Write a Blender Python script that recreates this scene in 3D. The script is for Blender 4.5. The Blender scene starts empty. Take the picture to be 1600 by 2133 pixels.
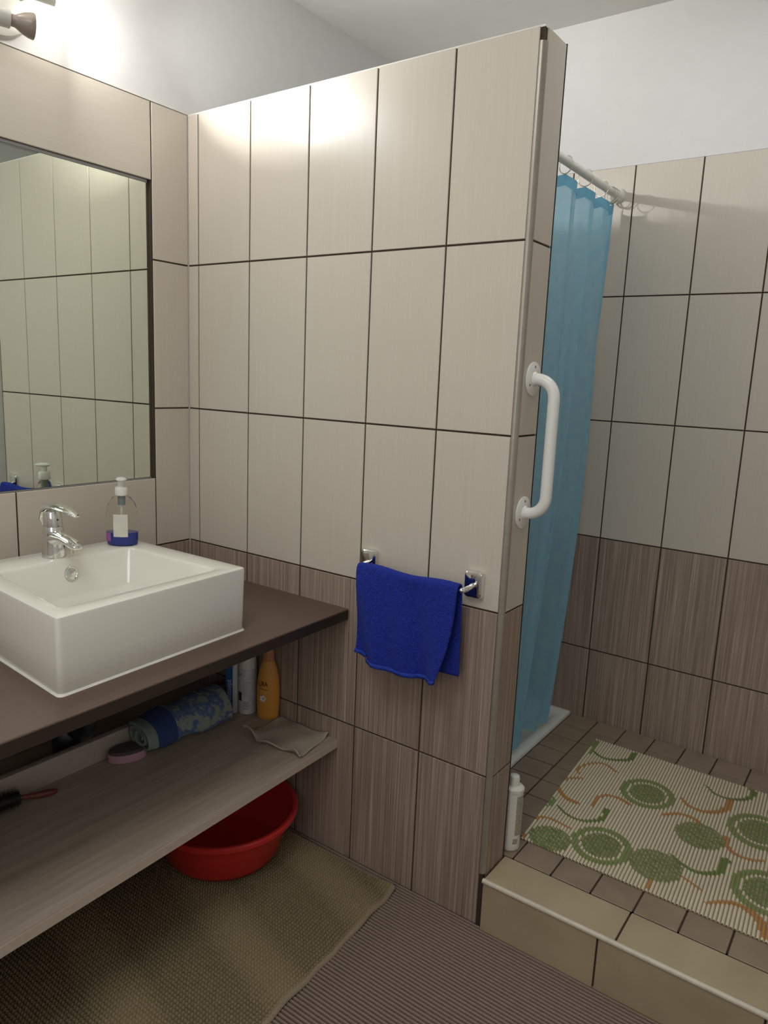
import bpy, bmesh, math, random
import numpy as np
from mathutils import Vector, Matrix
random.seed(7); rng = np.random.RandomState(7)
C = bpy.context.scene.collection
PI = math.pi

# ------------------------------------------------------------------ camera
cam_d = bpy.data.cameras.new('camera'); cam = bpy.data.objects.new('camera', cam_d); C.objects.link(cam)
cr, cu, cf = (Vector((0.81100698, 0.58354508, 0.04174706)), Vector((-0.13899124, 0.1228705, 0.98264148)), Vector((-0.56828612, 0.80273157, -0.18075649)))
m = Matrix((cr, cu, -cf)).transposed().to_4x4(); m.translation = Vector((1.7116, -1.4171, 1.2808))
cam.matrix_world = m
cam_d.sensor_fit = 'HORIZONTAL'; cam_d.sensor_width = 36.0; cam_d.lens = 1527.5759 / 1600 * 36.0
cam_d.clip_start = 0.02
bpy.context.scene.camera = cam

# ------------------------------------------------------------------ world, exposure, light
sc = bpy.context.scene
w = bpy.data.worlds.new('world'); sc.world = w; w.use_nodes = True
w.node_tree.nodes['Background'].inputs[0].default_value = (0.5, 0.5, 0.5, 1)
w.node_tree.nodes['Background'].inputs[1].default_value = 0.0
sc.view_settings.view_transform = 'Standard'; sc.view_settings.look = 'None'
sc.view_settings.gamma = 1.0; sc.view_settings.use_curve_mapping = False
sc.view_settings.exposure = 0.5
LAMP = 130.0          # emission of the lit bulb's front lens
LAMP_OFF_FRAME = 430.0
BODY_GLOW = 20.0      # light leaking through the reflector of the lit bulb
BEAM = 2.3             # the lit bulb's reflector beam, watts
ROOM_FILL = 8.0
REAR_FILL = 3.4
LAMP_COL = (0.98, 1.0, 0.98)

def area(name, loc, rot, size, power, col):
    d = bpy.data.lights.new(name, 'AREA'); d.shape = 'RECTANGLE'; d.size, d.size_y = size; d.energy = power; d.color = col
    o = bpy.data.objects.new(name, d); C.objects.link(o); o.location = loc; o.rotation_euler = rot; return o
PI_ = math.pi
area('room_fill', (1.02, -1.30, 2.385), (0, 0, 0), (0.8, 0.8), ROOM_FILL, (0.97, 1.0, 0.98))  # unseen soft fill added overhead to raise the ambient level
area('shower_fill', (1.34, 0.36, 2.385), (0, 0, 0), (0.35, 0.35), 1.8, (0.97, 1.0, 0.98))  # added fill without a fitting, brightens the curtain and platform
area('rear_fill', (1.5, -2.18, 1.55), (PI / 2, 0, 0), (0.9, 1.0), REAR_FILL, (0.97, 1.0, 0.98))  # added fill behind the camera, for an assumed doorway; none is modelled
sc.cycles.max_bounces = 10; sc.cycles.diffuse_bounces = 6; sc.cycles.glossy_bounces = 5
sc.cycles.transmission_bounces = 8; sc.cycles.transparent_max_bounces = 12
sc.cycles.use_denoising = True
sc.cycles.sample_clamp_indirect = 4.0

# ------------------------------------------------------------------ materials
MATS = {}
class NT:
    def __init__(s, name):
        s.m = bpy.data.materials.new(name); s.m.use_nodes = True; s.t = s.m.node_tree; s.n = s.t.nodes; s.l = s.t.links
        s.b = s.n['Principled BSDF']; MATS[name] = s.m
    def add(s, typ, **kw):
        n = s.n.new(typ)
        for k, v in kw.items(): setattr(n, k, v)
        return n
    def obj_coord(s, scale=(1, 1, 1), rand=True):
        tc = s.add('ShaderNodeTexCoord'); mp = s.add('ShaderNodeMapping'); mp.inputs['Scale'].default_value = scale
        s.l.new(tc.outputs['Object'], mp.inputs[0])
        if rand:
            oi = s.add('ShaderNodeObjectInfo'); mu = s.add('ShaderNodeMath', operation='MULTIPLY'); mu.inputs[1].default_value = 217.0
            s.l.new(oi.outputs['Random'], mu.inputs[0]); s.l.new(mu.outputs[0], mp.inputs['Location'])
        return mp.outputs[0]
    def noise(s, vec, scale, detail=3, rough=0.5):
        n = s.add('ShaderNodeTexNoise'); n.inputs['Scale'].default_value = scale; n.inputs['Detail'].default_value = detail
        n.inputs['Roughness'].default_value = rough; s.l.new(vec, n.inputs['Vector']); return n.outputs['Fac']
    def ramp(s, fac, stops):
        r = s.add('ShaderNodeValToRGB'); e = r.color_ramp.elements
        while len(e) < len(stops): e.new(0.5)
        for i, (p, c) in enumerate(stops): e[i].position = p; e[i].color = (*c, 1)
        s.l.new(fac, r.inputs[0]); return r.outputs[0]
    def bump(s, h, strength, dist):
        b = s.add('ShaderNodeBump'); b.inputs['Strength'].default_value = strength; b.inputs['Distance'].default_value = dist
        s.l.new(h, b.inputs['Height']); s.l.new(b.outputs[0], s.b.inputs['Normal']); return b
    def set(s, col=None, rough=None, metal=None, **kw):
        if col is not None: s.b.inputs['Base Color'].default_value = (*col, 1)
        if rough is not None: s.b.inputs['Roughness'].default_value = rough
        if metal is not None: s.b.inputs['Metallic'].default_value = metal
        for k, v in kw.items(): s.b.inputs[k].default_value = v
        return s
def simple(name, col, rough=0.5, metal=0.0, nscale=40, var=0.06, bump=0.0, bdist=0.001, **kw):
    s = NT(name).set(col, rough, metal, **kw)
    v = s.obj_coord(rand=False); n = s.noise(v, nscale, 4)
    a = tuple(max(0, c * (1 - var)) for c in col); b = tuple(min(1, c * (1 + var)) for c in col)
    s.l.new(s.ramp(n, [(0.3, a), (0.7, b)]), s.b.inputs['Base Color'])
    if bump: s.bump(n, bump, bdist)
    return s.m
# light satin tile with fine brushed streaks
s = NT('light_tile').set(rough=0.3); v = s.obj_coord((420, 10, 5)); n = s.noise(v, 1.0, 2)
s.l.new(s.ramp(n, [(0.3, (0.595, 0.530, 0.450)), (0.7, (0.625, 0.560, 0.480))]), s.b.inputs['Base Color']); s.bump(n, 0.07, 0.0005)
s.b.inputs['Specular IOR Level'].default_value = 0.42
# dark striated tile
s = NT('dark_tile').set(rough=0.42); v = s.obj_coord((340, 10, 2.6)); n = s.noise(v, 1.0, 3, 0.65)
s.l.new(s.ramp(n, [(0.3, (0.215, 0.150, 0.114)), (0.52, (0.345, 0.258, 0.208)), (0.72, (0.54, 0.43, 0.355))]), s.b.inputs['Base Color']); s.bump(n, 0.3, 0.0008)
s = NT('stone_tile').set(rough=0.38); v = s.obj_coord((1, 1, 1)); n = s.noise(v, 9, 5)
s.l.new(s.ramp(n, [(0.3, (0.41, 0.318, 0.205)), (0.7, (0.48, 0.388, 0.26))]), s.b.inputs['Base Color'])
s = NT('platform_tile').set(rough=0.45); v = s.obj_coord((1, 1, 1)); n = s.noise(v, 14, 5)
s.l.new(s.ramp(n, [(0.3, (0.27, 0.198, 0.140)), (0.7, (0.33, 0.25, 0.18))]), s.b.inputs['Base Color']); s.bump(n, 0.1, 0.001)
simple('grout', (0.055, 0.035, 0.022), 0.9, nscale=200)
simple('paint', (0.72, 0.70, 0.69), 0.85, nscale=25, var=0.015, bump=0.15, bdist=0.0006)
simple('ceiling_paint', (0.70, 0.68, 0.64), 0.9, nscale=12, var=0.02, bump=0.2, bdist=0.001)
simple('caulk', (0.75, 0.73, 0.69), 0.5)
simple('trim_metal', (0.40, 0.36, 0.31), 0.35, 0.5)
simple('step_trim', (0.62, 0.56, 0.46), 0.3)
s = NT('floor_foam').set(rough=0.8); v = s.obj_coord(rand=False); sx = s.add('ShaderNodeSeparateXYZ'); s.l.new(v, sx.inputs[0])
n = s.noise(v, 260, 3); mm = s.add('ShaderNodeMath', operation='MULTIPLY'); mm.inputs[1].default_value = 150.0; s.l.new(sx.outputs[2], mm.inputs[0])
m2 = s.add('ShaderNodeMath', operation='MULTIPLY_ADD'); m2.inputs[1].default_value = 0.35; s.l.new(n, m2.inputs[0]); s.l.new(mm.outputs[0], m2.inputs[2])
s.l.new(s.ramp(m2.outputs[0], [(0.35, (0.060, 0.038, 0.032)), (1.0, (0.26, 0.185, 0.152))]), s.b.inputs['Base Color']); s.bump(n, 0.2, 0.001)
simple('floor_base', (0.10, 0.075, 0.06), 0.8)
simple('ceramic', (0.80, 0.78, 0.70), 0.09, nscale=3, var=0.01)
simple('acrylic', (0.78, 0.80, 0.76), 0.2, nscale=3, var=0.01)
simple('white_plastic', (0.78, 0.77, 0.71), 0.3, nscale=10, var=0.02)
simple('white_enamel', (0.84, 0.83, 0.79), 0.28, nscale=10, var=0.02)
simple('chrome', (0.80, 0.80, 0.78), 0.06, 1.0, var=0.01)
simple('steel', (0.62, 0.60, 0.52), 0.25, 1.0, var=0.03)
simple('dark_hole', (0.01, 0.01, 0.01), 0.8)
simple('counter_laminate', (0.115, 0.072, 0.052), 0.33, nscale=500, var=0.1)
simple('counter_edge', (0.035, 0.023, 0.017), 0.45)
s = NT('shelf_wood').set(rough=0.5); v = s.obj_coord((60, 4, 60), rand=False); n = s.noise(v, 1.0, 4, 0.6)
s.l.new(s.ramp(n, [(0.3, (0.34, 0.265, 0.205)), (0.7, (0.46, 0.375, 0.305))]), s.b.inputs['Base Color']); s.bump(n, 0.12, 0.0006)
simple('shelf_edge', (0.55, 0.46, 0.37), 0.5, nscale=120)
simple('rail_wood', (0.47, 0.40, 0.34), 0.5, nscale=60)
simple('red_plastic', (0.58, 0.030, 0.026), 0.28, nscale=8, var=0.05)
s = NT('mirror_glass').set((0.80, 0.86, 0.78), 0.0, 1.0); n = s.noise(s.obj_coord(rand=False), 3); s.l.new(s.ramp(n, [(0, (0.80, 0.86, 0.78)), (1, (0.81, 0.87, 0.79))]), s.b.inputs['Base Color'])
simple('mirror_edge', (0.12, 0.16, 0.12), 0.2)
# terry towel
s = NT('terry_blue').set(rough=0.95); v = s.obj_coord(rand=False); n = s.noise(v, 420, 2); n2 = s.noise(v, 60, 3)
mx = s.add('ShaderNodeMath', operation='ADD'); s.l.new(n, mx.inputs[0]); s.l.new(n2, mx.inputs[1])
s.l.new(s.ramp(n, [(0.32, (0.003, 0.010, 0.15)), (0.68, (0.012, 0.038, 0.46))]), s.b.inputs['Base Color']); s.bump(mx.outputs[0], 0.9, 0.004)
s.b.inputs['Sheen Weight'].default_value = 0.1; s.b.inputs['Sheen Tint'].default_value = (0.15, 0.25, 0.9, 1)
simple('terry_hem', (0.012, 0.042, 0.36), 0.9, nscale=300, var=0.3, bump=0.6, bdist=0.002)
simple('beige_cloth', (0.46, 0.385, 0.31), 0.9, nscale=700, var=0.15, bump=0.5)
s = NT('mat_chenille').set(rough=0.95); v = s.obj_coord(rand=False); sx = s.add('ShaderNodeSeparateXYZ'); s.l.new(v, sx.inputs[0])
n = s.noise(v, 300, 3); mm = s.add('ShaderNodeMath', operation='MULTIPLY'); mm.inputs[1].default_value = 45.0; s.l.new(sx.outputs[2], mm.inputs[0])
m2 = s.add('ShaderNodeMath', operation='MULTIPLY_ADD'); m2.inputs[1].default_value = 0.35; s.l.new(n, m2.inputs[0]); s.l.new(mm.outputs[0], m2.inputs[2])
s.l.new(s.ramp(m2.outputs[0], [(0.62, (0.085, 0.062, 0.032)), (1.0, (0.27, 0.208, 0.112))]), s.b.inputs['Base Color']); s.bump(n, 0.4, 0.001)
simple('mat_hem', (0.28, 0.22, 0.15), 0.95, nscale=500, var=0.2, bump=0.3)
# floral towel
s = NT('floral_terry').set(rough=0.95); v = s.obj_coord(rand=False)
sx = s.add('ShaderNodeSeparateXYZ'); s.l.new(v, sx.inputs[0])
n = s.noise(v, 26, 3, 0.6); fl = s.ramp(n, [(0.44, (0.26, 0.31, 0.27)), (0.50, (0.075, 0.12, 0.27)), (0.58, (0.12, 0.19, 0.33)), (0.66, (0.30, 0.36, 0.32))])
gt = s.add('ShaderNodeMath', operation='LESS_THAN'); gt.inputs[1].default_value = -0.055; s.l.new(sx.outputs[1], gt.inputs[0])
g2 = s.add('ShaderNodeMath', operation='LESS_THAN'); g2.inputs[1].default_value = -0.118; s.l.new(sx.outputs[1], g2.inputs[0])
m1 = s.add('ShaderNodeMix', data_type='RGBA'); s.l.new(gt.outputs[0], m1.inputs[0]); s.l.new(fl, m1.inputs[6]); m1.inputs[7].default_value = (0.032, 0.062, 0.19, 1)
m2 = s.add('ShaderNodeMix', data_type='RGBA'); s.l.new(g2.outputs[0], m2.inputs[0]); s.l.new(m1.outputs[2], m2.inputs[6]); m2.inputs[7].default_value = (0.22, 0.27, 0.24, 1)
s.l.new(m2.outputs[2], s.b.inputs['Base Color']); s.bump(s.noise(v, 500, 2), 0.7, 0.002)
# curtain
s = NT('curtain_cloth'); o = s.n['Material Output']; s.n.remove(s.b)
v = s.obj_coord(rand=False); n = s.noise(v, 30, 3)
col = s.ramp(n, [(0.3, (0.42, 0.75, 1.0)), (0.7, (0.49, 0.82, 1.0))])
d = s.add('ShaderNodeBsdfDiffuse'); t = s.add('ShaderNodeBsdfTranslucent'); tr = s.add('ShaderNodeBsdfTransparent'); g = s.add('ShaderNodeBsdfGlossy')
g.inputs['Roughness'].default_value = 0.45; tr.inputs[0].default_value = (0.6, 0.85, 0.95, 1)
s.l.new(col, d.inputs[0]); s.l.new(col, t.inputs[0])
a1 = s.add('ShaderNodeMixShader'); a1.inputs[0].default_value = 0.6; s.l.new(d.outputs[0], a1.inputs[1]); s.l.new(t.outputs[0], a1.inputs[2])
a2 = s.add('ShaderNodeMixShader'); a2.inputs[0].default_value = 0.22; s.l.new(a1.outputs[0], a2.inputs[1]); s.l.new(tr.outputs[0], a2.inputs[2])
a3 = s.add('ShaderNodeMixShader'); a3.inputs[0].default_value = 0.04; s.l.new(a2.outputs[0], a3.inputs[1]); s.l.new(g.outputs[0], a3.inputs[2])
s.l.new(a3.outputs[0], o.inputs[0])
simple('curtain_hem_cloth', (0.16, 0.42, 0.60), 0.7, nscale=60)
# shower mat print held in a colour attribute (flat print)
s = NT('printed_foam').set(rough=0.55); at = s.add('ShaderNodeAttribute'); at.attribute_name = 'print'; s.l.new(at.outputs['Color'], s.b.inputs['Base Color'])
s.bump(s.noise(s.obj_coord(rand=False), 300, 2), 0.2, 0.001)
simple('foam_thread', (0.27, 0.21, 0.14), 0.8)
# bottles and packs
simple('clear_plastic', (0.96, 0.96, 0.94), 0.05, nscale=3, var=0.01, **{'Transmission Weight': 1.0, 'IOR': 1.09})
simple('blue_liquid', (0.06, 0.09, 0.42), 0.08, nscale=3, var=0.05, **{'Transmission Weight': 0.35, 'IOR': 1.3})
simple('milky_label', (0.66, 0.64, 0.57), 0.4)
simple('purple_label', (0.30, 0.10, 0.33), 0.4)
simple('grey_pump', (0.20, 0.23, 0.24), 0.3)
simple('yellow_plastic', (0.62, 0.29, 0.05), 0.3, nscale=8)
simple('orange_cap', (0.50, 0.22, 0.10), 0.35)
simple('ink', (0.03, 0.02, 0.02), 0.5)
simple('ink_grey', (0.22, 0.20, 0.18), 0.5)
simple('blue_card', (0.02, 0.10, 0.30), 0.4)
simple('white_card', (0.60, 0.58, 0.58), 0.4)
simple('label_grey', (0.36, 0.34, 0.27), 0.5, nscale=250, var=0.3)
simple('pink_foam', (0.47, 0.27, 0.33), 0.7)
simple('dark_foam', (0.085, 0.07, 0.07), 0.95, nscale=400, var=0.3, bump=0.6)
simple('brush_wood', (0.16, 0.045, 0.03), 0.35)
simple('bristle', (0.012, 0.011, 0.010), 0.6)
simple('dark_metal', (0.05, 0.055, 0.065), 0.3, 0.6)
simple('lamp_metal', (0.60, 0.58, 0.54), 0.35, 0.2)
simple('bulb_off', (0.30, 0.24, 0.20), 0.3)
s = NT('bulb_lit').set((0.9, 0.85, 0.75), 0.4); s.b.inputs['Emission Color'].default_value = (1.0, 0.98, 0.90, 1); s.b.inputs['Emission Strength'].default_value = BODY_GLOW
s = NT('lens_lit').set((0.9, 0.9, 0.85), 0.4); s.b.inputs['Emission Color'].default_value = (*LAMP_COL, 1); s.b.inputs['Emission Strength'].default_value = LAMP
s = NT('lens_lit_low').set((0.9, 0.9, 0.85), 0.4); s.b.inputs['Emission Color'].default_value = (*LAMP_COL, 1); s.b.inputs['Emission Strength'].default_value = LAMP_OFF_FRAME

# ------------------------------------------------------------------ builders
def link(name, me, mat=None, parent=None, loc=(0, 0, 0), rot=(0, 0, 0)):
    if mat and not me.materials: me.materials.append(MATS[mat])
    o = bpy.data.objects.new(name, me); C.objects.link(o); o.location = loc; o.rotation_euler = rot
    if parent: o.parent = parent
    return o
def tag(o, label=None, cat=None, group=None, kind=None):
    if label: o['label'] = label
    if cat: o['category'] = cat
    if group: o['group'] = group
    if kind: o['kind'] = kind
    return o
def thing(name, label, cat, loc=(0, 0, 0), rot=(0, 0, 0), group=None):
    o = bpy.data.objects.new(name, None); C.objects.link(o); o.location = loc; o.rotation_euler = rot; o.empty_display_size = 0.05
    return tag(o, label, cat, group)
def mesh(name, verts, faces, smooth=False):
    me = bpy.data.meshes.new(name); me.from_pydata([tuple(map(float, v)) for v in verts], [], [tuple(map(int, f)) for f in faces]); me.update()
    if smooth: me.shade_smooth()
    return me
def from_bm(bm, smooth=False, auto=None):
    bmesh.ops.recalc_face_normals(bm, faces=bm.faces)
    me = bpy.data.meshes.new('m'); bm.to_mesh(me); bm.free()
    if smooth: me.shade_smooth()
    if auto is not None:
        me.shade_smooth(); me.set_sharp_from_angle(angle=math.radians(auto))
    return me
def bm_box(bm, lo, hi, bev=0.0, seg=2):
    lo, hi = Vector(lo), Vector(hi)
    r = bmesh.ops.create_cube(bm, size=1.0, matrix=Matrix.Translation((lo + hi) / 2) @ Matrix.Diagonal((*(hi - lo), 1)))
    if bev:
        es = list({e for v in r['verts'] for e in v.link_edges})
        bmesh.ops.bevel(bm, geom=es, offset=bev, segments=seg, affect='EDGES', profile=0.5)
def box_me(lo, hi, bev=0.0, seg=2):
    bm = bmesh.new(); bm_box(bm, lo, hi, bev, seg); return from_bm(bm, auto=35 if bev else None)
def lathe_me(prof, n=32, sx=1.0, sy=1.0, cap=True, pw=2.0):
    """profile [(r,z)] round z; pw > 2 squares the section."""
    V, F = [], []
    for r, z in prof:
        for k in range(n):
            a = 2 * PI * k / n; c, s_ = math.cos(a), math.sin(a)
            q = (abs(c) ** pw + abs(s_) ** pw) ** (-1 / pw)
            V.append((r * c * q * sx, r * s_ * q * sy, z))
    for i in range(len(prof) - 1):
        for k in range(n):
            k2 = (k + 1) % n; F.append((i * n + k, i * n + k2, (i + 1) * n + k2, (i + 1) * n + k))
    if cap:
        F.append(tuple(range(n))[::-1]); F.append(tuple((len(prof) - 1) * n + k for k in range(n)))
    bm = bmesh.new(); me = mesh('m', V, F); bm.from_mesh(me); return from_bm(bm, auto=40)
def tube_me(pts, rad, n=14, cap=True, closed=False):
    pts = [Vector(p) for p in pts]; N = len(pts); rads = rad if hasattr(rad, '__len__') else [rad] * N
    V, F = [], []; up = None
    for i, p in enumerate(pts):
        if closed: t = (pts[(i + 1) % N] - pts[i - 1]).normalized()
        else: t = (pts[min(i + 1, N - 1)] - pts[max(i - 1, 0)]).normalized()
        if up is None: up = t.orthogonal().normalized()
        up = (up - t * up.dot(t)).normalized(); b = t.cross(up)
        for k in range(n):
            a = 2 * PI * k / n; V.append(p + (up * math.cos(a) + b * math.sin(a)) * rads[i])
    for i in range(N if closed else N - 1):
        for k in range(n):
            k2 = (k + 1) % n; j = (i + 1) % N; F.append((i * n + k, i * n + k2, j * n + k2, j * n + k))
    if cap and not closed:
        F.append(tuple(range(n))[::-1]); F.append(tuple((N - 1) * n + k for k in range(n)))
    bm = bmesh.new(); bm.from_mesh(mesh('m', V, F)); return from_bm(bm, auto=50)
def smooth_path(pts, k=8):
    P = [Vector(p) for p in pts]; P = [2 * P[0] - P[1]] + P + [2 * P[-1] - P[-2]]; out = []
    for i in range(1, len(P) - 2):
        for j in range(k):
            t = j / k; a, b, c, d = P[i - 1], P[i], P[i + 1], P[i + 2]
            out.append(0.5 * ((2 * b) + (c - a) * t + (2 * a - 5 * b + 4 * c - d) * t * t + (3 * b - a - 3 * c + d) * t ** 3))
    out.append(P[-2]); return out
def grid_me(P, smooth=True, closed_u=False):
    """P: array (nu,nv,3)"""
    nu, nv, _ = P.shape; V = P.reshape(-1, 3); idx = np.arange(nu * nv).reshape(nu, nv)
    f = np.stack([idx[:-1, :-1], idx[1:, :-1], idx[1:, 1:], idx[:-1, 1:]], -1).reshape(-1, 4)
    return np_mesh(V, f, smooth)
def np_mesh(V, f, smooth=True):
    V = np.asarray(V, np.float32); f = np.asarray(f, np.int32)
    me = bpy.data.meshes.new('m'); me.vertices.add(len(V)); me.vertices.foreach_set('co', V.ravel())
    k = f.shape[1]; me.loops.add(f.size); me.loops.foreach_set('vertex_index', f.ravel())
    me.polygons.add(len(f)); me.polygons.foreach_set('loop_start', np.arange(len(f), dtype=np.int32) * k)
    me.update(calc_edges=True); me.validate()
    if smooth: me.shade_smooth()
    return me
def rounded(corners, r, z, n=6):
    """rounded polygon outline through the four corners (counter-clockwise), radius r each"""
    out = []; N = len(corners)
    for i, c in enumerate(corners):
        c = Vector((*c, 0)); p = Vector((*corners[i - 1], 0)); q = Vector((*corners[(i + 1) % N], 0))
        a = (p - c).normalized(); b = (q - c).normalized()
        for k in range(n + 1):
            t = k / n; A = c + a * r; B = c + b * r
            v = A * (1 - t) ** 2 + c * 2 * t * (1 - t) + B * t * t; out.append((v.x, v.y, z))
    return out
def loft_me(loops, cap0=True, cap1=True, auto=40):
    n = len(loops[0]); V = [v for L in loops for v in L]; F = []
    for i in range(len(loops) - 1):
        for k in range(n):
            k2 = (k + 1) % n; F.append((i * n + k, i * n + k2, (i + 1) * n + k2, (i + 1) * n + k))
    if cap0: F.append(tuple(range(n))[::-1])
    if cap1: F.append(tuple((len(loops) - 1) * n + k for k in range(n)))
    bm = bmesh.new(); bm.from_mesh(mesh('m', V, F)); return from_bm(bm, auto=auto)
def inset(corners, d):
    """d: amounts moved in for each edge i -> i+1"""
    if not hasattr(d, '__len__'): d = [d] * len(corners)
    N = len(corners); L = []
    for i in range(N):
        a = Vector(corners[i]); b = Vector(corners[(i + 1) % N]); t = (b - a).normalized(); nrm = Vector((-t.y, t.x)); L.append((a + nrm * d[i], t))
    out = []
    for i in range(N):
        p, t = L[i - 1]; q, u = L[i]; den = t.x * u.y - t.y * u.x; s_ = ((q.x - p.x) * u.y - (q.y - p.y) * u.x) / den
        out.append(tuple(p + t * s_))
    return out
FONT_CACHE = {}
def text_me(txt, size, squeeze=1.0):
    c = bpy.data.curves.new('t', 'FONT'); c.body = txt; c.size = size; c.extrude = 0.0002; c.align_x = 'CENTER'; c.align_y = 'CENTER'
    o = bpy.data.objects.new('t', c); C.objects.link(o)
    dg = bpy.context.evaluated_depsgraph_get(); me = bpy.data.meshes.new_from_object(o.evaluated_get(dg))
    bpy.data.objects.remove(o); bpy.data.curves.remove(c)
    if not len(me.materials): pass
    me.materials.clear()
    me.transform(Matrix.Diagonal((squeeze, 1, 1, 1)))
    return me
# tiles: front face at local y = 0 looking to -y
TILES = {}
def tile_me(wd, h, mat, t=0.006, ch=0.0009):
    key = (round(wd, 4), round(h, 4), mat)
    if key in TILES: return TILES[key]
    a, b = wd / 2, h / 2
    V = [(-a + ch, 0, -b + ch), (a - ch, 0, -b + ch), (a - ch, 0, b - ch), (-a + ch, 0, b - ch),
         (-a, ch, -b), (a, ch, -b), (a, ch, b), (-a, ch, b), (-a, t, -b), (a, t, -b), (a, t, b), (-a, t, b)]
    F = [(0, 1, 2, 3), (8, 11, 10, 9)] + [(4 + k, 4 + (k + 1) % 4, (k + 1) % 4, k) for k in range(4)] + [(8 + k, 8 + (k + 1) % 4, 4 + (k + 1) % 4, 4 + k) for k in range(4)]
    me = mesh('tile', V, F); me.materials.append(MATS[mat]); TILES[key] = me; return me
J = 0.0042
def put_tile(parent, u0, u1, v0, v1, mat, place, rot, grain_h=False, label=None):
    """a tile between joint centres (u0..u1, v0..v1)"""
    wd, h = u1 - u0 - J, v1 - v0 - J
    if wd < 0.004 or h < 0.004: return
    cu_, cv_ = (u0 + u1) / 2, (v0 + v1) / 2
    o = link('tile', tile_me(wd, h, mat), None, parent, place(cu_, cv_), rot)
    if label: o['label'] = label
    return o

W, T, D = 1.0395, 0.1039, 0.9819
H0, H1, H2, H3, H4 = 1.9568, 1.5643, 1.1692, 0.7787, 0.3846
X1 = 0.042; TW = 0.2; PZ = 0.133; PY0 = -0.010; CEIL = 2.40
XR, YF = 2.35, -2.2
rows_light = [(H1, H0), (H2, H1), (H3, H2)]; rows_dark = [(H4, H3), (0.0, H4)]
DL = 'dark brown striated tile'

# ------------------------------------------------------------------ setting
floor = tag(link('floor', box_me((-0.1, YF - 0.1, -0.06), (XR + 0.1, 1.1, -0.004)), 'floor_base'), kind='structure')
ceiling = tag(link('ceiling', box_me((-0.1, YF - 0.1, CEIL), (XR + 0.1, 1.1, CEIL + 0.08)), 'ceiling_paint'), kind='structure')
wr = tag(link('wall_right', box_me((XR, YF - 0.1, 0), (XR + 0.1, 1.1, CEIL)), 'paint'), kind='structure')
wf = tag(link('wall_front', box_me((-0.1, YF - 0.1, 0), (XR, YF, CEIL)), 'paint'), kind='structure')
# left wall: painted top, tiled below; the tiling is cut round the mirror
wl = tag(link('wall_left', box_me((-0.1, YF, 0), (-0.016, D + 0.1, CEIL)), 'paint'), kind='structure')
link('plaster', box_me((-0.0165, YF, H0 - 0.001), (-0.0005, D + 0.01, CEIL + 0.001)), 'paint', wl)
link('plaster', box_me((-0.0165, 0.0, 0), (-0.0005, D + 0.01, H0 - 0.001)), 'paint', wl)
MY = -0.1225
for lo, hi in (((YF, 0), (0, 0.9725)), ((YF, 1.766), (0, H0 - 0.001)), ((MY, 0.9725), (0, 1.766)), ((YF, 0.9725), (-1.323, 1.766))):
    link('grout', box_me((-0.0165, lo[0], lo[1]), (-0.003, hi[0], hi[1])), 'grout', wl)
PL = lambda u, v: (0, u, v); RL = (0, 0, PI / 2)
AY = -0.1193; MT, MB = 1.7629, 0.9754
for v0, v1 in rows_light: put_tile(wl, AY, 0.001, v0, v1, 'light_tile', PL, RL)
ys = [AY - 0.4 * k for k in range(6)]
for a, b in zip(ys[1:], ys[:-1]):
    for v0, v1 in ((MT, H0), (H3, MB)):
        # laid on their side
        me = tile_me(v1 - v0 - J, b - a - J, 'light_tile')
        link('tile', me, None, wl, (0, (a + b) / 2, (v0 + v1) / 2), Matrix(((0, -1, 0), (0, 0, -1), (1, 0, 0))).to_euler())
for v0, v1 in rows_dark:
    put_tile(wl, AY, 0.001, v0, v1, 'dark_tile', PL, RL, label=DL)
    for k in range(9): put_tile(wl, AY - TW * (k + 1), AY - TW * k, v0, v1, 'dark_tile', PL, RL, label=DL)
# rest of the left wall beyond the mirror
MLY = -1.32
for k in range(5):
    for v0, v1 in ((MB, 1.369), (1.369, MT)): put_tile(wl, MLY - TW * (k + 1), MLY - TW * k, v0, v1, 'light_tile', PL, RL)
link('caulk_line', box_me((-0.003, YF, H0 - 0.0005), (0.0015, 0.0, H0 + 0.0025)), 'caulk', wl)

# partition wall
wp = tag(link('wall_partition', box_me((0, 0.003, 0), (W - 0.003, T - 0.003, H0 - 0.0005)), 'grout'), kind='structure')
PP = lambda u, v: (u, 0, v)
cols = [0.0, X1] + [X1 + TW * k for k in range(1, 5)] + [W - 0.0105]
for v0, v1 in rows_light + rows_dark:
    mt = 'light_tile' if v0 >= H3 - 0.01 else 'dark_tile'
    for a, b in zip(cols[:-1], cols[1:]):
        put_tile(wp, a, b, v0, v1, mt, PP, (0, 0, 0), label=DL if mt == 'dark_tile' else None)
    put_tile(wp, 0.0115, T - 0.001, v0, v1, mt, lambda u, v: (W, u, v), (0, 0, PI / 2), label=DL if mt == 'dark_tile' else None)
    for k in range(6):
        a = max(0.0, W - TW * (k + 1)); b = W - TW * k
        put_tile(wp, a, b, v0, v1, mt, lambda u, v: (u, T, v), (0, 0, PI), label=DL if mt == 'dark_tile' else None)
link('coping', box_me((0, 0.001, H0 - 0.004), (W - 0.002, T - 0.001, H0)), 'caulk', wp)
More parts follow.
